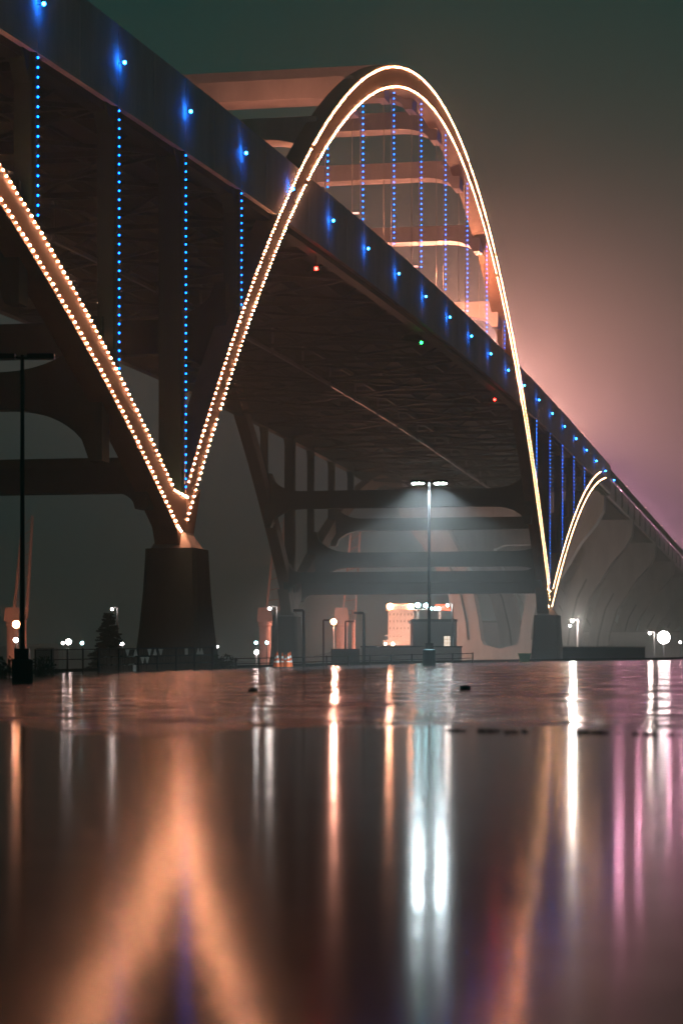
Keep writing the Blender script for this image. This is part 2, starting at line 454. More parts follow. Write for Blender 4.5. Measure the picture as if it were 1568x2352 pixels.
for y0, sg in ((0.0, -1), (SPAN, 1)):           # side-span limbs
    for t, h_, hx, hz in ((5.2, 1.55, 1.4, 1.0), (14.2, 2.1, 5.2, 3.0), (28.2, 1.8, 4.0, 2.2)):
        strut(y0 + sg * t, (sup_z(t) + slo_z(t)) / 2, h_, 1.4, hx, hz)
for i in (3, 4, 5, 6, 7, 8, 9, 10):             # above the roadway
    y = i * PAN; strut(y, (ext_z(y) + int_z(y)) / 2, 1.7, 2.6, 3.4, 1.3, up_h=False, m_='fascia')

# columns below the deck, hangers above ----------------------------------
hl = MB().ico((0, 0, 0), .058, (1, 1, 1.15)).mesh('hanger_lamp', 'hanger_glow')
bcount = 0; later = []
def blue_line(parent, x, y, z0, z1):
    global bcount
    z = z1 - .25; wpp = worldpos(parent); mb = MB(); k = 0
    while z > z0 + .1:
        if bcount < 300: inst('hanger_lamp', hl, Vector((x, y, z)) - wpp, parent, scale=(1, 1, 1)); bcount += 1
        else: mb.ico((x, y, z), .05 * random.choice((.7, .9, 1, 1.1)), (1, 1, 1.15)); k += 1
        z -= .5
    if k: tag(bbuild(mb, 'hanger_lamps', 'hanger_glow', parent), kind='stuff')
cols = []
for i in range(-5, 19):
    y = i * PAN
    below = i <= 1 or i >= 12
    for near in (True, False):
        xo = XN if near else XF; s_ = 1 if near else -1
        zg = road_z(y) + GB
        if below:
            if i < 0: zt = sup_z(-y)
            elif i > 13: zt = sup_z(y - SPAN)
            elif i in (0, 13): zt = 11.2
            else: zt = ext_z(y)
            if zt > zg - 1: continue
            wcol = .78 if i not in (0, 13) else .95
            xi = xo - s_ * (1.15 if i not in (0, 13) else 1.6)
            mb = MB().box(min(xo - s_ * .22, xi), max(xo - s_ * .22, xi), y - wcol / 2, y + wcol / 2, zt, zg + .2)
            # small flares at head
            mb.strip_prism([(y - 1.5, zg + .1), (y - wcol / 2 + .01, zg + .1)], [(y - 1.5, zg - .05), (y - wcol / 2 + .01, zg - 1.6)], min(xo - s_ * .3, xi), max(xo - s_ * .3, xi), f)
            c = bbuild(mb, 'spandrel_column', 'steel')
            if near:
                tr = MB().box(xo - .219, xo - .05, y - .17, y + .17, zt + .1, zg)
                bbuild(tr, 'lamp_track', 'steel_dark', c)
                cols.append((c, y, zt + .2, zg, xo + .01))
        else:
            zt = int_z(y); zb = road_z(y) + GT
            if zt < zb + .5: continue
            hg = MB()
            hg.beam((xo - s_ * .35, y, zb - .2), (xo - s_ * .35, y, zt), .07, n_=6)
            hg.beam((xo - s_ * 1.05, y, zb - .2), (xo - s_ * 1.05, y, zt), .07, n_=6)
            c = bbuild(hg, 'hanger', 'cable')
            if near: cols.append((c, y, zb + .1, zt - .3, xo - .12))
cols.sort(key=lambda c: c[1])
for c, y, z0, z1, x in cols:
    if y < -3 * PAN: continue
    blue_line(c, x, y, z0, z1)
# navigation lamps below the girder ---------------------------------------
for px, py, m_ in ((726, 617, 'red_glow'), (967, 787, 'green_glow'), (1135, 918, 'red_glow')):
    x = -.75; v = ray(px, py); t = (x - CAM.x) / v.x; P = CAM + v * t
    zt = road_z(P.y) + GB - .3
    mb = MB().beam((x, P.y, P.z + .15), (x, P.y, zt), .07, n_=6).tube((x, P.y, P.z), [(.16, .14), (.2, .2), (.2, .26), (.05, .34)], 8)
    c = bbuild(mb, 'navigation_light', 'black_metal')
    l = MB().ico((x, P.y, P.z), .16); bbuild(l, 'lens', m_, c)
# unseen roadway lamps on the deck behind the girders, added for the fog glow ---------------------------
for k in range(1, 9):
    y = 8 + k * 30.0 if k > 1 else 48.0; zr = road_z(y) + .9; x = XN - 4.2; hm = 4.2
    mb = MB().tube((x, y, zr), [(.12, 0), (.08, hm)], 8)
    mb.beam((x - 1.0, y, zr + hm), (x + 1.0, y, zr + hm), .08, n_=6)
    c = bbuild(mb, 'roadway_lamp', 'grey_metal')
    for s_ in (-1, 1):
        hd = MB().box(x + s_ * 1.0 - .35, x + s_ * 1.0 + .35, y - .14, y + .14, zr + hm - .02, zr + hm + .1)
        bbuild(hd, 'lamp_head', 'deck_glow', c)
    point('roadway_light', Vector((x, y, zr + hm - .2)) - worldpos(c), (1.0, .36, .20) if k < 5 else (1.0, .41, .34), {1: 6500, 2: 3000, 3: 8000, 4: 40000}.get(k, 108000), .3, c)

# ------------------------------------------------------------------ bridge piers
def make_pier(x, y, label):
    p = empty('bridge_pier', (x, y, GZ), label=label, cat='pier', group='concrete piers under the arch ribs')
    def ring(hx, hy, z, ch=.25):
        return [Vector((sx * a, sy * b_, z)) for sx, sy, a, b_ in ((-1, -1, hx - ch, hy), (1, -1, hx - ch, hy), (1, -1, hx, hy - ch), (1, 1, hx, hy - ch), (1, 1, hx - ch, hy), (-1, 1, hx - ch, hy), (-1, 1, hx, hy - ch), (-1, -1, hx, hy - ch))]
    lv = [(2.3, 2.7, 0), (2.12, 2.35, 2.2), (1.9, 2.05, 4.4), (1.74, 1.8, 6.6), (1.65, 1.66, 8.6), (1.63, 1.62, 9.25)]
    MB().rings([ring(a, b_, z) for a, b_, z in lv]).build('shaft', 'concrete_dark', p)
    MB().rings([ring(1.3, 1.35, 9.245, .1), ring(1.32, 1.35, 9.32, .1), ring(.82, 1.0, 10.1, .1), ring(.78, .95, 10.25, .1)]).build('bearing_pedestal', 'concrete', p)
    sh = MB()
    for sx in (-.55, .55): sh.beam((sx, -.9, 9.9), (sx, .9, 9.9), .5, .5)
    sh.build('bearing_shoe', 'steel', p)
    return p
make_pier(-.55, 0, 'broad dark pier carrying the nearest lit V of the arch')
make_pier(XF + .55, 0, 'dark pier under the unlit rib, far left of the nearest lit pier')
make_pier(-.35, SPAN, 'pale edged pier under the far lit V of the arch')
make_pier(XF + .5, SPAN, 'slim dark pier behind the traffic cones under the unlit rib')

# ------------------------------------------------------------------ approach viaduct and its tulip piers
via = empty('approach_viaduct', (-18.3, Y_B, GZ), label='approach viaduct descending beyond the arch to the right edge', cat='bridge')
def vb(mb, name, m_, parent=None):
    o = mb.build(name, m_, parent or via); o.location = -Vector(via.location) if parent is None else (0, 0, 0); return o
ysv = [Y_B + .3 + 12 * k for k in range(40)]
for xo, s_ in ((XN, 1), (XF, -1)):
    g = MB().strip_prism([(y, road_z(y) + 1.0) for y in ysv], [(y, road_z(y) - 2.1) for y in ysv], xo - s_ * 1.5, xo - s_ * 1.1, f)
    vb(g, 'fascia_girder', 'fascia')
    g = MB().strip_prism([(y, road_z(y) + 2.15) for y in ysv], [(y, road_z(y) + 1.004) for y in ysv], xo - s_ * .9, xo - s_ * .55, f)
    vb(g, 'parapet', 'concrete_dark')
    for k in range(39):
        y = ysv[k] + 6
        vb(MB().box(min(xo - s_ * 1.098, xo - s_ * .8), max(xo - s_ * 1.098, xo - s_ * .8), y - .12, y + .12, road_z(y) - 2.0, road_z(y) + .95), 'stiffener', 'concrete_dark')
vb(MB().strip_prism([(y, road_z(y) + 1.0) for y in ysv], [(y, road_z(y) + .6) for y in ysv], XF + 1.51, XN - 1.51, f), 'deck_slab', 'asphalt_deck')
for k in range(6):
    x = XF + 5 + k * 5.3
    vb(MB().strip_prism([(y, road_z(y) + .59) for y in ysv], [(y, road_z(y) - 1.9) for y in ysv], x - .2, x + .2, f), 'girder', 'steel_dark')
for k in range(8):  # more unseen roadway lamps, added to tint the fog at right
    y = Y_B + 20 + k * 42.0; zr = road_z(y) + 1.0; x = XN - 4.2; hm = 4.2
    mb = MB().tube((x, y, zr), [(.12, 0), (.08, hm)], 8); mb.beam((x - 1.0, y, zr + hm), (x + 1.0, y, zr + hm), .08, n_=6)
    c = vb(mb, 'roadway_lamp', 'grey_metal')
    for s_ in (-1, 1): vb(MB().box(x + s_ * 1.0 - .35, x + s_ * 1.0 + .35, y - .14, y + .14, zr + hm - .02, zr + hm + .1), 'lamp_head', 'deck_glow', c)
    point('roadway_light', (x, y, zr + hm - .2), (1.0, .38, .56), 40000, .3, c)
OUT = [(0, 7.2), (7, 7.4), (9.8, 7.7), (15.9, 9.3), (18, 10.7), (22.3, 13.3), (25.3, 15.9), (27.6, 17.2), (30.6, 17.4)]
INN = [(5.35, 0), (5.4, 1.6), (5.7, 2.6), (6.6, 3.2), (9.8, 3.6), (15.9, 4.8), (19.3, 6.0), (22.3, 7.6), (24.2, 8.7), (25.2, 8.9), (25.9, 8.0), (26.1, 6.6), (26.1, 0)]
def interp(tab, z):
    for (z0, a), (z1, b_) in zip(tab, tab[1:]):
        if z0 <= z <= z1: return a + (b_ - a) * (z - z0) / max(1e-6, z1 - z0)
    return tab[-1][1]
names = ['first tulip shaped concrete pier, framed between the far arch piers', 'second tulip shaped concrete pier, mostly behind the far arch pier', 'third tulip pier, its curved leg right of the far arch pier', 'fourth tulip pier of the viaduct, behind the curved leg', 'fifth tulip pier of the viaduct, near the bright floodlight', 'sixth and farthest tulip pier fading into the fog']
for k in range(6):
    y = Y_B + .5 + k * 52.0
    zt = road_z(y) - 2.15 - GZ; sc_ = zt / 30.6
    p = empty('approach_pier', (-18.3, y, GZ), label=names[k], cat='pier', group='tulip piers under the approach viaduct')
    # one closed frame: outer outline + inner opening, extruded along the road
    zs_o = [z * sc_ for z, _ in OUT]; m_ = MB(); T = 2.0
    def layer(sx):
        o_pts = []; i_pts = []
        zz = [5.35 + (26.1 - 5.35) * q / 28 for q in range(29)]
        for z in zz: o_pts.append((sx * interp(OUT, z), z * sc_)); i_pts.append((sx * interp(INN, z), z * sc_))
        return o_pts, i_pts
    for sx in (-1, 1):
        o_pts, i_pts = layer(sx)
        m_.strip_prism(o_pts, i_pts, -T, T, lambda p_, a: (p_[0], a, p_[1]))
    base = [(0, 7.2), (3, 7.25), (5.35, 7.33)]
    m_.strip_prism([(-r_, z * sc_) for z, r_ in base], [(r_, z * sc_) for z, r_ in base], -T, T, lambda p_, a: (p_[0], a, p_[1]))
    capz = [(26.1, interp(OUT, 26.1)), (27.6, 17.2), (30.6, 17.4)]
    m_.strip_prism([(-r_, z * sc_) for z, r_ in capz], [(r_, z * sc_) for z, r_ in capz], -T, T, lambda p_, a: (p_[0], a, p_[1]))
    m_.build('frame', 'concrete', p)
    # raised rib lines on the leg faces
    for sx in (-1, 1):
        o_pts, i_pts = layer(sx); mid = [((a[0] + b_[0]) / 2, a[1]) for a, b_ in zip(o_pts, i_pts)][2:20]
        rl = MB()
        for a, b_ in zip(mid, mid[1:]): rl.beam((a[0], -T - .06, a[1]), (b_[0], -T - .06, b_[1]), .35, .14, up=Vector((0, 1, 0)))
        rl.build('groove_trim', 'concrete_dark', p)

# ------------------------------------------------------------------ lamps on poles
def gz(px, d):
    u = (px - 784) / F * d
    return lot_z(u, d) if d < LOT_END else GZ
def lot_lamp(px, d, h_, label, lit, base=(.27, .72), heads=(-1, 1), pole_r=.07, arm=.42):
    u = (px - 784) / F * d; z = lot_z(u, d); P = ud(u, d, z - .03)
    t = empty('lot_lamp', P, TH, label=label, cat='street lamp')
    MB().tube((0, 0, 0), [(base[0], 0), (base[0], base[1] - .04), (base[0] - .04, base[1])], 16).build('concrete_base', 'concrete_dark', t)
    MB().box(-.17, .17, -.17, .17, base[1], base[1] + .25).build('base_cover', 'black_metal', t)
    MB().tube((0, 0, 0), [(pole_r, base[1] + .2), (pole_r * .75, h_)], 10).build('pole', 'black_metal', t)
    for s_ in heads:
        a = MB().beam((0, 0, h_ - .08), (s_ * arm * .5, 0, h_ - .05), .05)
        a.rings([[Vector((s_ * (arm * .35) + sx * 0 , 0, 0)) + Vector((x_, y_, zz)) for x_, y_ in ((-.02, -.14), (.62 * s_ + .0, -.14), (.62 * s_, .14), (-.02, .14))] for zz in (h_ - .1, h_ + .02)])
        hd = a.build('lamp_head', 'black_metal', t)
        cx_ = s_ * (arm * .35 + .33)
        if lit:
            MB().rings([[Vector((cx_ + .24 * math.cos(q * math.pi / 5), .12 * math.sin(q * math.pi / 5), zz)) for q in range(10)] for zz in (h_ - .15, h_ - .102)]).build('lens', 'white_glow', hd)
            spot('lamp_light', (cx_, 0, h_ - .2), (.80, .93, 1.0), 16000, 128, .35, .12, t)
    return t
lot_lamp(985, 105, 7.85, 'lit white twin head lamp standing in the parking lot', True)
lot_lamp(52, 59, 7.85, 'unlit dark lamp post on a tall concrete base at left', False, base=(.25, .62), pole_r=.06)

def pole_lamp(px, py, d, glow, label, r_=.3, power=0, col=(1, 1, 1), arm=0, name='harbour_lamp', pole=.12, base_z=None, pm='grey_metal', shape=(1, 1, 1)):
    P = at(px, py, d); z0 = GZ if base_z is None else base_z
    t = empty(name, (P.x, P.y, z0), TH, label=label, cat='lamp', group=None)
    h_ = P.z - z0
    mb = MB().tube((-arm, .0, 0), [(pole, 0), (pole * .6, h_ + (.1 if arm else -r_ * shape[2]))], 8)
    if arm: mb.beam((-arm, 0, h_ + .1), (0, 0, h_ + .12), pole, pole)
    po = mb.build('pole', pm, t)
    if arm: MB().box(-r_ * 1.3, r_ * 1.3, -r_, r_, h_ + .03, h_ + .18).build('lamp_head', 'black_metal', t)
    if glow: MB().tube((0, 0, h_ - (r_ * .3 if arm else 0)), [(r_ * math.cos(a), r_ * math.sin(a)) for a in [-1.5, -1.1, -.7, -.25, .25, .7, 1.1, 1.5]], 14).build('lens', glow, t)
    if power: point('lamp_light', (0, -.5, h_ - .1), col, power * .36, .4, t)
    return t
LAMPS = [
    (145, 1477, 500, 'pale_glow', 'small white lamp left of the pair over the far shore', .3, 0),
    (158, 1474, 480, 'pale_glow', 'larger white lamp over the far shore, left of the spruce', .55, 0),
    (189, 1477, 500, 'teal_glow', 'single cool white lamp just left of the spruce tree', .35, 0),
    (281, 1480, 420, 'pale_glow', 'white lamp between the spruce tree and the broad pier', .3, 0),
    (500, 1485, 480, 'pale_glow', 'tiny lamp just right of the broad dark pier', .2, 0),
    (37, 1470, 300, 'pale_glow', 'white lamp beside the dark post, below the orange floodlight', .3, 0),
    (588, 1476, 330, 'teal_glow', 'cool lamp above the bright white lamp by the cones', .22, 0),
    (589, 1498, 260, 'pale_glow', 'low bright white lamp left of the slim pier', .24, 900),
    (613, 1476, 380, 'teal_glow', 'cool lamp at the foot of the left crane', .25, 0),
    (778, 1476, 420, 'teal_glow', 'cool lamp at the foot of the middle crane', .3, 0),
    (766, 1428, 400, 'orange_glow', 'orange floodlight beside the middle crane', .5, 45000),
    (38, 1434, 380, 'orange_glow', 'orange floodlight beside the dark post at left', .6, 5000),
    (1155, 1430, 480, 'pale_glow', 'warm lamp seen inside the first tulip pier', .6, 30000),
    (1523, 1464, 430, 'pale_glow', 'large glaring floodlight near the right edge', 1.1, 90000),
    (1561, 1475, 500, 'pale_glow', 'tiny lamp at the right edge beside the floodlight', .25, 0),
    (885, 1479, 400, 'warm_glow', 'left of two small warm lamps at the ship foot', .22, 0),
    (902, 1479, 400, 'warm_glow', 'right of two small warm lamps at the ship foot', .26, 0),
]
LC = {'orange_glow': (1, .40, .28), 'pale_glow': (1, .74, .68), 'white_glow': (.85, .95, 1)}
for px, py, d, g_, lb_, r_, pw in LAMPS:
    pole_lamp(px, py, d, g_, lb_, r_, pw, LC.get(g_, (1, 1, 1)))
SLAMPS = [
    (619, 1396, 230, 'pale_glow', 'white street lamp above the slim dark pier', .16, 400, -.7),
    (258, 1398, 230, 'pale_glow', 'bracket lamp rising behind the spruce tip', .14, 150, -.5),
    (1027, 1389, 260, 'pale_glow', 'pale street lamp right of the twin head lamp', .16, 600, -.5),
    (1313, 1425, 385, 'pale_glow', 'taller street lamp right of the far arch pier', .24, 60000, -.9),
    (1308, 1436, 395, 'pale_glow', 'shorter street lamp right of the far arch pier', .2, 600, -1.1),
    (1491, 1453, 420, 'pale_glow', 'street lamp left of the large floodlight', .24, 9000, -.8),
]
for px, py, d, g_, lb_, r_, pw, arm in SLAMPS:
    pole_lamp(px, py, d, g_, lb_, r_, pw, (1, .85, .75), arm=arm, name='street_lamp', pole=.14)
for px, py, d, arm, lb_ in ((684, 1406, 150, -.35, 'unlit lamp post between the slim pier and the crane'), (822, 1412, 150, -.35, 'unlit lamp post right of the middle crane'), (806, 1430, 200, .45, 'short unlit lamp post behind the middle crane'), (750, 1427, 230, .3, 'bare pole beside the orange floodlight')):
    pole_lamp(px, py, d, None, lb_, .2, 0, arm=arm, name='street_lamp', pole=.13, pm='black_metal')

# ------------------------------------------------------------------ traffic cones
def cone(px, d, h_, lean, label):
    u = (px - 784) / F * d; z = lot_z(u, d)
    t = empty('traffic_cone', ud(u, d, z), TH + random.uniform(-.3, .3), label=label, cat='cone', group='cones in a row on the lot edge')
    t.rotation_euler.x = lean * .4; t.rotation_euler.y = lean
    MB().box(-.17, .17, -.17, .17, -.01, .05).build('base', 'rubber', t)
    rr = lambda q: .115 - .085 * q
    MB().tube((0, 0, 0), [(rr(0), .05), (rr(1), h_)], 12).build('cone_body', 'orange_plastic', t)
    for a, b_ in ((.28, .46), (.62, .76)):
        MB().tube((0, 0, 0), [(rr(a) + .004, a * h_), (rr(b_) + .004, b_ * h_)], 12).build('reflective_band', 'white_band', t)
    return t
CL = ['leftmost traffic cone', 'second traffic cone from the left', 'third traffic cone from the left', 'slender cone standing apart in the middle', 'second cone from the right', 'rightmost traffic cone']
for (px, d, h_, ln), lb_ in zip([(632, 117, .70, .06), (638, 115, .76, -.04), (648, 116, .72, .02), (656, 116.5, .62, -.03), (661, 114.5, .70, .03), (667, 115.5, .76, -.02)], CL):
    cone(px, d, h_, ln, lb_ + ' before the slim pier')

# ------------------------------------------------------------------ fences
def fence_run(px0, d0, px1, d1, h_, label, posts, slats=False, rails=(0.97,), pale=()):
    A = ud((px0 - 784) / F * d0, d0, gz(px0, d0)); B = ud((px1 - 784) / F * d1, d1, gz(px1, d1))
    ang = math.atan2(B.y - A.y, B.x - A.x); L = (B - A).xy.length; dz = B.z - A.z
    t = empty('fence', A, ang, label=label, cat='fence')
    for k in range(posts + 1):
        x = L * k / posts
        MB().tube((x, 0, dz * k / posts), [(.04, -.05), (.04, h_ + .03), (.01, h_ + .06)], 8).build('post', 'black_metal', t)
    for q in rails:
        MB().beam((0, 0, h_ * q), (L, 0, h_ * q + dz), .05, n_=6).build('rail', 'black_metal', t)
    if slats:
        n_ = int(L / .085); rows = 3; sb = MB()
        for r_ in range(rows):
            for k in range(n_):
                x = (k + .5) * L / n_; z0 = r_ * h_ / 3 + .03 + dz * k / n_; z1 = z0 + h_ / 3 - .05
                sb.box(x - .036, x + .036, .03 + random.uniform(0, .02), .05 + random.uniform(0, .02), z0, z1 + random.uniform(-.03, .02))
        tag(sb.build('slat_panel', 'slat', t), kind='stuff')
        for (q, row, up_) in pale:  # pale panels painted in for light showing through missing slats
            x = q * L; z0 = row * h_ / 3 + .03 + dz * q; z1 = z0 + h_ / 3 - .06; wd = .16
            a, b_ = (wd, .03) if up_ == 1 else ((.03, wd) if up_ == -1 else (wd * .7, wd * .7))
            mb = MB().rings([[Vector((x - a, .0, z0)), Vector((x + a, .0, z0)), Vector((x + a, .012, z0)), Vector((x - a, .012, z0))], [Vector((x - b_, .0, z1)), Vector((x + b_, .0, z1)), Vector((x + b_, .012, z1)), Vector((x - b_, .012, z1))]])
            mb.build('lit_gap', 'gap_light', t)
    return t
fence_run(228, 110, 488, 117, 1.06, 'brown slatted screen fence with pale panels for its lit gaps below the broad pier', 6, True, (1.0,),
          [(.24, 2, -1), (.31, 2, 1), (.43, 2, -1), (.48, 2, 1), (.53, 2, -1), (.76, 2, 0), (.87, 2, 1), (.90, 2, 1), (.37, 1, -1), (.41, 1, -1), (.30, 0, 0)])
fence_run(82, 105, 226, 109.5, 1.06, 'open dark rail fence between the left lamp post and the screen', 4, False, (1.0, .6, .2))
fence_run(488, 119, 1085, 130, .5, 'low dark guard rail along the back of the lot', 12, False, (1.0, .5))
fence_run(1290, 230, 1500, 236, 2.2, 'pale rail fence along the low wall under the viaduct', 10, False, (1.0, .6))

# ------------------------------------------------------------------ low walls and buildings
def block(name, px0, px1, py0, d, depth, m_, label, cat, z0=None):
    A = at(px0, py0, d); B = at(px1, py0, d); z0 = GZ if z0 is None else z0
    w_ = (B - A).length; h_ = A.z - z0
    t = empty(name, ((A.x + B.x) / 2, (A.y + B.y) / 2, z0), TH, label=label, cat=cat)
    return t, w_, h_
t, w_, h_ = block('long_wall', 829, 1060, 1487, 200, 6, 'wall_grey', 'long low grey wall behind the twin head lamp', 'wall')
MB().box(-w_ / 2, w_ / 2, 0, .4, 0, h_).build('wall', 'wall_grey', t); MB().box(-w_ / 2 - .05, w_ / 2 + .05, -.06, .46, h_, h_ + .12).build('coping', 'concrete_dark', t)
for k in range(7):
    x = -w_ / 2 + w_ * (k + .5) / 7; MB().box(x - .12, x + .12, -.1, -.002, 0, h_ - .02).build('pilaster', 'wall_grey', t)
t, w_, h_ = block('box_trailer', 760, 826, 1490, 190, 3, 'black_metal', 'dark box trailer parked left of the long wall', 'trailer')
MB().box(-w_ / 2, w_ / 2, 0, 2.5, .9, h_).build('box', 'black_metal', t); MB().box(-w_ / 2 + .1, w_ / 2 - .1, .2, 2.3, .6, .895).build('chassis', 'rubber', t)
for x in (-w_ / 2 + .6, w_ / 2 - .6): MB().rings([[Vector((x + .45 * math.cos(q * math.pi / 8), yy, .46 + .45 * math.sin(q * math.pi / 8))) for q in range(16)] for yy in (-.05, .25)]).build('wheel', 'rubber', t)
t, w_, h_ = block('warehouse', 948, 1048, 1428, 330, 12, 'wall_grey', 'tall grey warehouse with one lit gridded window', 'building')
MB().box(-w_ / 2, w_ / 2, 0, 14, 0, h_).build('wall', 'wall_grey', t); MB().box(-w_ / 2 - .15, w_ / 2 + .15, -.15, 14.15, h_, h_ + .35).build('parapet', 'concrete_dark', t)
sx = (1026 - 998) / F * 330
fr = MB().box(sx - .45, sx + .45, -.06, -.003, 2.2, 3.65).build('window_frame', 'concrete_dark', t)
wz0 = .35 + (1544 - 1485) / F * 330 - GZ
fr.location.z = wz0 - 2.2
for a in range(2):
    for b_ in range(3): MB().box(sx - .40 + a * .42, sx - .02 + a * .42, -.09, -.062, 2.25 + b_ * .46, 2.66 + b_ * .46).build('pane', 'window_glow', fr)
t, w_, h_ = block('storage_shed', 1104, 1240, 1430, 520, 10, 'wall_grey', 'low pale shed seen through the first tulip pier', 'building')
MB().box(-w_ / 2, w_ / 2, 0, 12, 0, h_).build('wall', 'wall_grey', t); MB().box(-w_ / 2 - .3, w_ / 2 + .3, -.3, 12.3, h_, h_ + .4).build('roof', 'concrete_dark', t)
for k in range(3): MB().box(-w_ / 2 + 3 + k * 3.6, -w_ / 2 + 5 + k * 3.6, -.08, -.003, 0, 3.2).build('door', 'ship_paint', t)
t, w_, h_ = block('parapet_wall', 1292, 1480, 1487, 240, 3, 'concrete_dark', 'low dark concrete wall under the viaduct at right', 'wall')
MB().box(-w_ / 2, w_ / 2, 0, .5, 0, h_).build('wall', 'concrete_dark', t); MB().box(-w_ / 2 - .05, w_ / 2 + .05, -.06, .56, h_, h_ + .1).build('coping', 'concrete', t)
t, w_, h_ = block('lit_wall', 1300, 1560, 1452, 560, 3, 'ship_paint', 'pale lit wall far behind the tulip piers at right', 'wall')
MB().box(-w_ / 2, w_ / 2, 0, .6, 0, h_).build('wall', 'ship_paint', t); MB().box(-w_ / 2 - .1, w_ / 2 + .1, -.1, .7, h_, h_ + .3).build('coping', 'concrete', t)
t, w_, h_ = block('pale_container', 84, 125, 1488, 150, 3, 'ship_paint', 'pale shipping container behind the open fence at left', 'container')
MB().box(-w_ / 2, w_ / 2, 0, 2.4, .1, h_).build('box', 'wall_grey', t)
for k in range(10): MB().box(-w_ / 2 + w_ * (k + .3) / 10, -w_ / 2 + w_ * (k + .7) / 10, -.05, -.002, .2, h_ - .1).build('corrugation', 'wall_grey', t)
t, w_, h_ = block('red_barrier', 1055, 1450, 1519, 142, 1, 'red_paint', 'low red painted barrier along the far lot edge at right', 'barrier', z0=.2)
MB().box(-w_ / 2, w_ / 2, 0, .25, 0, h_).build('barrier_body', 'red_paint', t); MB().box(-w_ / 2, w_ / 2, -.12, -.003, -.05, .12).build('foot', 'concrete_dark', t)
P = at(1204, 1522, 136)
t = empty('green_bin', P, TH, label='small green tub by the red barrier', cat='tub'); t.location.z = lot_z(*to_ud(P)) 
MB().frustum((-.24, .24, -.2, .2, 0), (-.33, .33, -.26, .26, .42)).build('tub', 'green_plastic', t); MB().box(-.36, .36, -.29, .29, .421, .46).build('rim', 'green_plastic', t)

# ------------------------------------------------------------------ ship superstructure
D = 420; A = at(895, 1480, D); k_ = D / F
t = empty('moored_ship', (A.x, A.y, GZ), TH, label='moored ship with floodlit pale deckhouse and lamps on its bridge', cat='ship')
def X(px): return (px - 895) * k_
def Z(py): return .35 + (YH - py) * k_ - GZ
MB().rings([[Vector((X(868), 1, 0)), Vector((X(1045), 1, 0)), Vector((X(1045), 18, 0)), Vector((X(868), 18, 0))], [Vector((X(864), -.5, Z(1482))), Vector((X(1050), -.5, Z(1482))), Vector((X(1050), 19, Z(1482))), Vector((X(864), 19, Z(1482)))]]).build('hull', 'ship_hull', t)
dh = MB().box(X(891), X(950), 0, 8, Z(1482), Z(1402)).box(X(884), X(950.5), -.3, 8.3, Z(1460), Z(1458)).box(X(880), X(926), -.6, 8.3, Z(1482), Z(1470)).build('deckhouse', 'ship_paint', t)
MB().box(X(886), X(958), -.5, 8.5, Z(1402), Z(1400)).box(X(893), X(950), .2, 7.8, Z(1400), Z(1388)).box(X(890), X(954), -.2, 8.1, Z(1388), Z(1386.6)).build('wheelhouse', 'ship_paint', t)
for row, py in enumerate((1411, 1427, 1443, 1460.5)):
    for c_ in range(7):
        px = 895.5 + c_ * 8.3
        if row == 3 and c_ in (4, 5): continue
        MB().box(X(px - 1.1), X(px + 1.1), -.06 - (.3 if row == 3 and False else 0), -.003, Z(py + 2.4), Z(py - 2.4)).build('window', 'window_dark', dh)
for c_ in range(6): MB().box(X(904 + c_ * 6), X(907.5 + c_ * 6), .12, .197, Z(1397), Z(1391.5)).build('bridge_window', 'window_glow', t)
MB().box(X(952), X(1022), 3, 7, Z(1400), Z(1397)).beam((X(960), 5, Z(1482)), (X(960), 5, Z(1400)), .5).beam((X(1012), 5, Z(1482)), (X(1012), 5, Z(1400)), .5).build('gantry', 'ship_paint', t)
sg = MB().rings([[Vector((X(a), yy, Z(z_))) for a, z_ in ((1002, 1400), (1036, 1402), (1031, 1387), (1000, 1387))] for yy in (2.6, 2.95)]).build('funnel_sign', 'sign_glow', t)
MB().rings([[Vector((X(a), yy, Z(z_))) for a, z_ in ((1016, 1396), (1022, 1396), (1020, 1391), (1015, 1391))] for yy in (2.5, 2.598)]).build('sign_emblem', 'window_glow', sg)
for px, py, g_, r_ in ((895, 1393, 'orange_glow', .62), (942, 1393, 'orange_glow', .55), (959, 1390, 'teal_glow', .5), (978, 1391, 'teal_glow', .5), (989, 1398, 'teal_glow', .32), (998, 1398, 'teal_glow', .32), (1007, 1398, 'teal_glow', .35)):
    MB().ico((X(px), -.5, Z(py)), r_).build('floodlight', g_, t)
for px in (890, 947): point('floodlight_beam', (X(px), -9, Z(1470)), (1, .42, .26), 5000, .4, t)

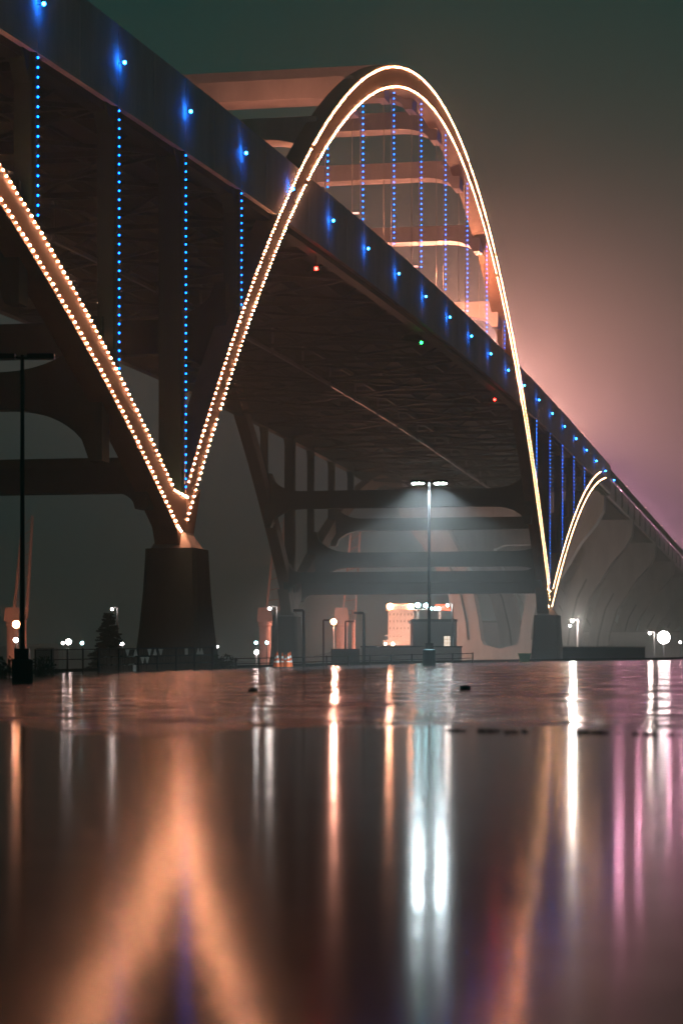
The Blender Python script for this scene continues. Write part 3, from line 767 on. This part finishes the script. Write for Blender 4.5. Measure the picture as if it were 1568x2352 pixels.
# ------------------------------------------------------------------ harbour cranes
def crane(px, d, label, base_py=1480, s_=1.0, lean=.1):
    k_ = d / F; A = at(px, base_py, d)
    t = empty('harbour_crane', (A.x, A.y, GZ), TH, label=label, cat='crane', group='floodlit harbour cranes')
    zz = lambda py: .35 + (YH - py) * k_ - GZ
    top = zz(1398)
    MB().tube((0, 0, 0), [(1.0, 0), (.95, zz(1440)), (1.15, zz(1436)), (1.1, zz(1428))], 14).build('tower', 'crane_paint', t)
    MB().frustum((-1.3, 1.2, -1, 1, zz(1428)), (-1.1, .9, -.8, .8, zz(1396))).build('machine_house', 'crane_paint', t)
    MB().tube((1.9, 0, 0), [(.3, 0), (.26, zz(1404))], 8).build('ladder_tube', 'crane_paint', t)
    MB().box(1.2, 2.2, -.9, .2, zz(1424), zz(1412)).build('cab', 'window_dark', t)
    jb = MB()
    a1, b1 = Vector((.2, -.6, zz(1404))), Vector((.2 + lean * 15, -.6, zz(1404) + 15)); a2, b2 = Vector((2.2, -.6, zz(1420))), Vector((1.6 + lean * 15, -.6, zz(1404) + 15))
    for yy in (0, 1.2):
        o_ = Vector((0, yy, 0)); jb.beam(a1 + o_, b1 + o_, .28); jb.beam(a2 + o_, b2 + o_, .28)
    for q in range(9):
        e = q / 9; jb.beam(a1.lerp(b1, e), a2.lerp(b2, e + .08), .12)
    jb.build('jib', 'crane_paint', t)
    return t
crane(609, 400, 'pink lit harbour crane left of the slim pier')
crane(785, 410, 'pink lit harbour crane in the middle beside the orange floodlight')
crane(30, 390, 'orange lit harbour crane at the left edge behind the post')
for px, d, pw in ((609, 385, 2600), (785, 392, 3600), (40, 372, 2600)):
    P = at(px, 1474, d); t = empty('ground_floodlight', (P.x, P.y, GZ), TH, label={609: 'floodlight at the foot of the left pink crane', 785: 'floodlight at the foot of the middle pink crane', 40: 'floodlight at the foot of the orange crane'}[px], cat='floodlight')
    MB().beam((0, 0, 0), (0, 0, .8), .1).box(-.3, .3, -.15, .15, .8, 1.2).build('housing', 'black_metal', t)
    MB().box(-.25, .25, .151, .17, .84, 1.16).build('lens', 'warm_glow', t)
    spot('floodlight_beam', (0, .3, 1.2), (1, .42, .30), pw * 1.3, 70, .6, .2, t, (R(118), 0, 0))

# ------------------------------------------------------------------ spruce tree and hedges
def foliage(mb, c, n_, r_, size, rnd):
    for _ in range(n_):
        v = Vector((rnd.gauss(0, 1), rnd.gauss(0, 1), rnd.gauss(0, 1))).normalized() * r_ * rnd.uniform(.45, 1) ** .6
        p_ = c + v; a = Vector((rnd.uniform(-1, 1), rnd.uniform(-1, 1), rnd.uniform(-1, 1))).normalized(); b_ = a.orthogonal().normalized()
        s_ = size * rnd.uniform(.6, 1.4)
        mb.add([p_ - a * s_, p_ + b_ * s_ * .5, p_ + a * s_, p_ - b_ * s_ * .5], [(0, 1, 2, 3)])
def spruce(px, py_top, d, label):
    rnd = random.Random(3); P = at(px, py_top, d); H = P.z - GZ
    t = empty('spruce_tree', (P.x, P.y, GZ), TH, label=label, cat='tree')
    MB().tube((0, 0, -.1), [(.2, 0), (.12, H * .5), (.02, H)], 8).build('trunk', 'bark', t)
    mb = MB(); lim = MB(); z = .6
    while z < H - .15:
        q = z / H; rad = (1 - q) ** .85 * 2.4 + .15; n_ = max(6, int(11 * (1 - q) + 6))
        for k in range(n_):
            a = 2 * math.pi * k / n_ + z * 2.1 + rnd.uniform(-.2, .2); r_ = rad * rnd.uniform(.6, 1.15)
            tip = Vector((math.cos(a) * r_, math.sin(a) * r_, z - r_ * rnd.uniform(-.05, .3))); root = Vector((0, 0, z + rnd.uniform(-.12, .12)))
            lim.beam(root, tip, .03)
            m_ = int(r_ / .11) + 2
            for j in range(m_):
                e = (j + .6) / m_; c_ = root.lerp(tip, e); dr = (tip - root).normalized(); side = dr.cross(Vector((0, 0, 1))).normalized()
                ln = .42 * (1.15 - e * .6)
                for sg_ in (-1, 1):
                    d_ = (dr * .55 + side * sg_ + Vector((0, 0, rnd.uniform(-.3, .05)))).normalized() * ln * rnd.uniform(.7, 1.2)
                    w_ = Vector((0, 0, .10)) + dr * .04
                    mb.add([c_ - w_, c_ + d_ * .5 - w_ + Vector((0, 0, .02)), c_ + d_, c_ + d_ * .5 + w_], [(0, 1, 2, 3)])
        z += .24
    lim.build('limbs', 'bark', t); mb.build('crown', 'needle', t)
    return t
spruce(250, 1404, 200, 'dark spruce tree left of the broad pier')
def hedge(px0, px1, py0, d, label, seed):
    rnd = random.Random(seed); A = at(px0, py0, d); B = at(px1, py0, d)
    z0 = gz((px0 + px1) / 2, d); t = empty('hedge', ((A.x + B.x) / 2, (A.y + B.y) / 2, z0), TH, label=label, cat='hedge')
    w_ = (B - A).length; h_ = A.z - z0; mb = MB(); st = MB()
    n_ = max(4, int(w_ / .5))
    for k in range(n_):
        x = -w_ / 2 + w_ * (k + .5) / n_; hh = h_ * rnd.uniform(.8, 1.05)
        st.beam((x, .2, -.05), (x + rnd.uniform(-.1, .1), .2, hh * .8), .04)
        for zz in range(max(2, int(hh / .3))):
            foliage(mb, Vector((x + rnd.uniform(-.15, .15), .2 + rnd.uniform(-.2, .2), .12 + zz * .3)), 60, .36, .07, rnd)
    st.build('stems', 'bark', t); mb.build('foliage', 'hedge', t)
hedge(-40, 30, 1498, 84, 'dark leafy hedge at the left frame edge', 1)
hedge(84, 110, 1512, 97, 'small dark bush behind the open rail fence', 2)
hedge(490, 530, 1530, 120, 'low scrub right of the screen fence', 5)

# small stones and debris on the lot and at the puddle edge
rnd = random.Random(11)
STN = [(582, 1589, .05, 'pebble left of the cone reflections on the wet lot'), (1068, 1584, .05, 'dark pebble right of the lamp glare on the wet lot')]
def ground_hit(px, py):
    d = 8.0
    while d < 135:
        P = at(px, py, d)
        if P.z <= lot_z(*to_ud(P)): return P
        d += .1
    return at(px, py, 60)
for px, py, r_, lb_ in STN:
    P = ground_hit(px, py); mb = MB().ico((0, 0, .02), r_ * 1.3, (1.3, 1, .7))
    tag(mb.build('pebble', 'stone', loc=P), lb_, 'stone')
edge = [(1050, 1679, .09, 'leftmost clump at the puddle edge'), (1130, 1680, .10, 'dark clump at the puddle edge below the red glints'), (1178, 1682, .08, 'narrow clump left of the blue streak at the puddle edge'), (1352, 1684, .13, 'wide flat clump right of the blue streak'), (1405, 1684, .10, 'dark clump right of the wide flat one at the puddle edge'), (1480, 1686, .10, 'second clump from the right edge of the puddle'), (1556, 1688, .08, 'rightmost clump at the puddle edge'), (590, 1664, .10, 'thin dark clump left of the white streaks at the puddle edge')]
for px, py, r_, lb_ in edge:
    d = CAMH * F / (py - YH); P = at(px, py, d); P.z = 0; mb = MB()
    for q in range(5): mb.ico((rnd.uniform(-r_, r_) * .8, rnd.uniform(-.06, .06), .004), r_ * rnd.uniform(.10, .26), (1.3, 1, .6))
    tag(mb.build('gravel_clump', 'stone', loc=P), lb_, 'gravel')

# ------------------------------------------------------------------ rain in the lamp light
rr_ = random.Random(21); rn = MB(); lu, ld_ = (985 - 784) / F * 105, 105.0
for _ in range(70000):
    u = lu + rr_.uniform(-13, 13); d = ld_ + rr_.uniform(-13, 13); z = rr_.uniform(.9, 12.0)
    c_ = ud(u, d, z); r_ = rr_.uniform(.0010, .0022); l_ = r_ * 4
    rn.add([c_ + Vector((r_, 0, 0)), c_ + Vector((-r_ * .5, r_ * .87, 0)), c_ + Vector((-r_ * .5, -r_ * .87, 0)), c_ + Vector((0, 0, l_ * 1.6)), c_ + Vector((0, 0, -l_ * .5))], [(0, 1, 3), (1, 2, 3), (2, 0, 3), (1, 0, 4), (2, 1, 4), (0, 2, 4)])
tag(rn.build('rain', 'rain_drop'), label='fine rain falling through the white lamp light', kind='stuff')

# ------------------------------------------------------------------ haze
hz = MB(); HX = 3100
hz.v = [tuple(ud(u, d, z)) for z in (GZ - 1.5, 58.4) for d in (-2600, 3300) for u in (-HX, HX)]
hz.f = [(0, 2, 3, 1), (4, 5, 7, 6), (0, 1, 5, 4), (2, 6, 7, 3), (0, 4, 6, 2), (1, 3, 7, 5)]
# the ground sheet must not be cut by the box bottom: box bottom lies below it
mh = bpy.data.materials.new('haze_air'); mh.use_nodes = True; nn = mh.node_tree; nn.nodes.clear()
o = nn.nodes.new('ShaderNodeOutputMaterial'); v = nn.nodes.new('ShaderNodeVolumePrincipled')
v.inputs['Color'].default_value = (.84, .92, .92, 1); v.inputs['Density'].default_value = HAZE_DENSITY; v.inputs['Anisotropy'].default_value = .30
v.inputs['Density Attribute'].default_value = ''
nn.links.new(v.outputs[0], o.inputs['Volume'])
try: mh.cycles.homogeneous_volume = True
except Exception: pass
MATS['haze_air'] = mh
tag(hz.build('haze', 'haze_air'), kind='stuff')
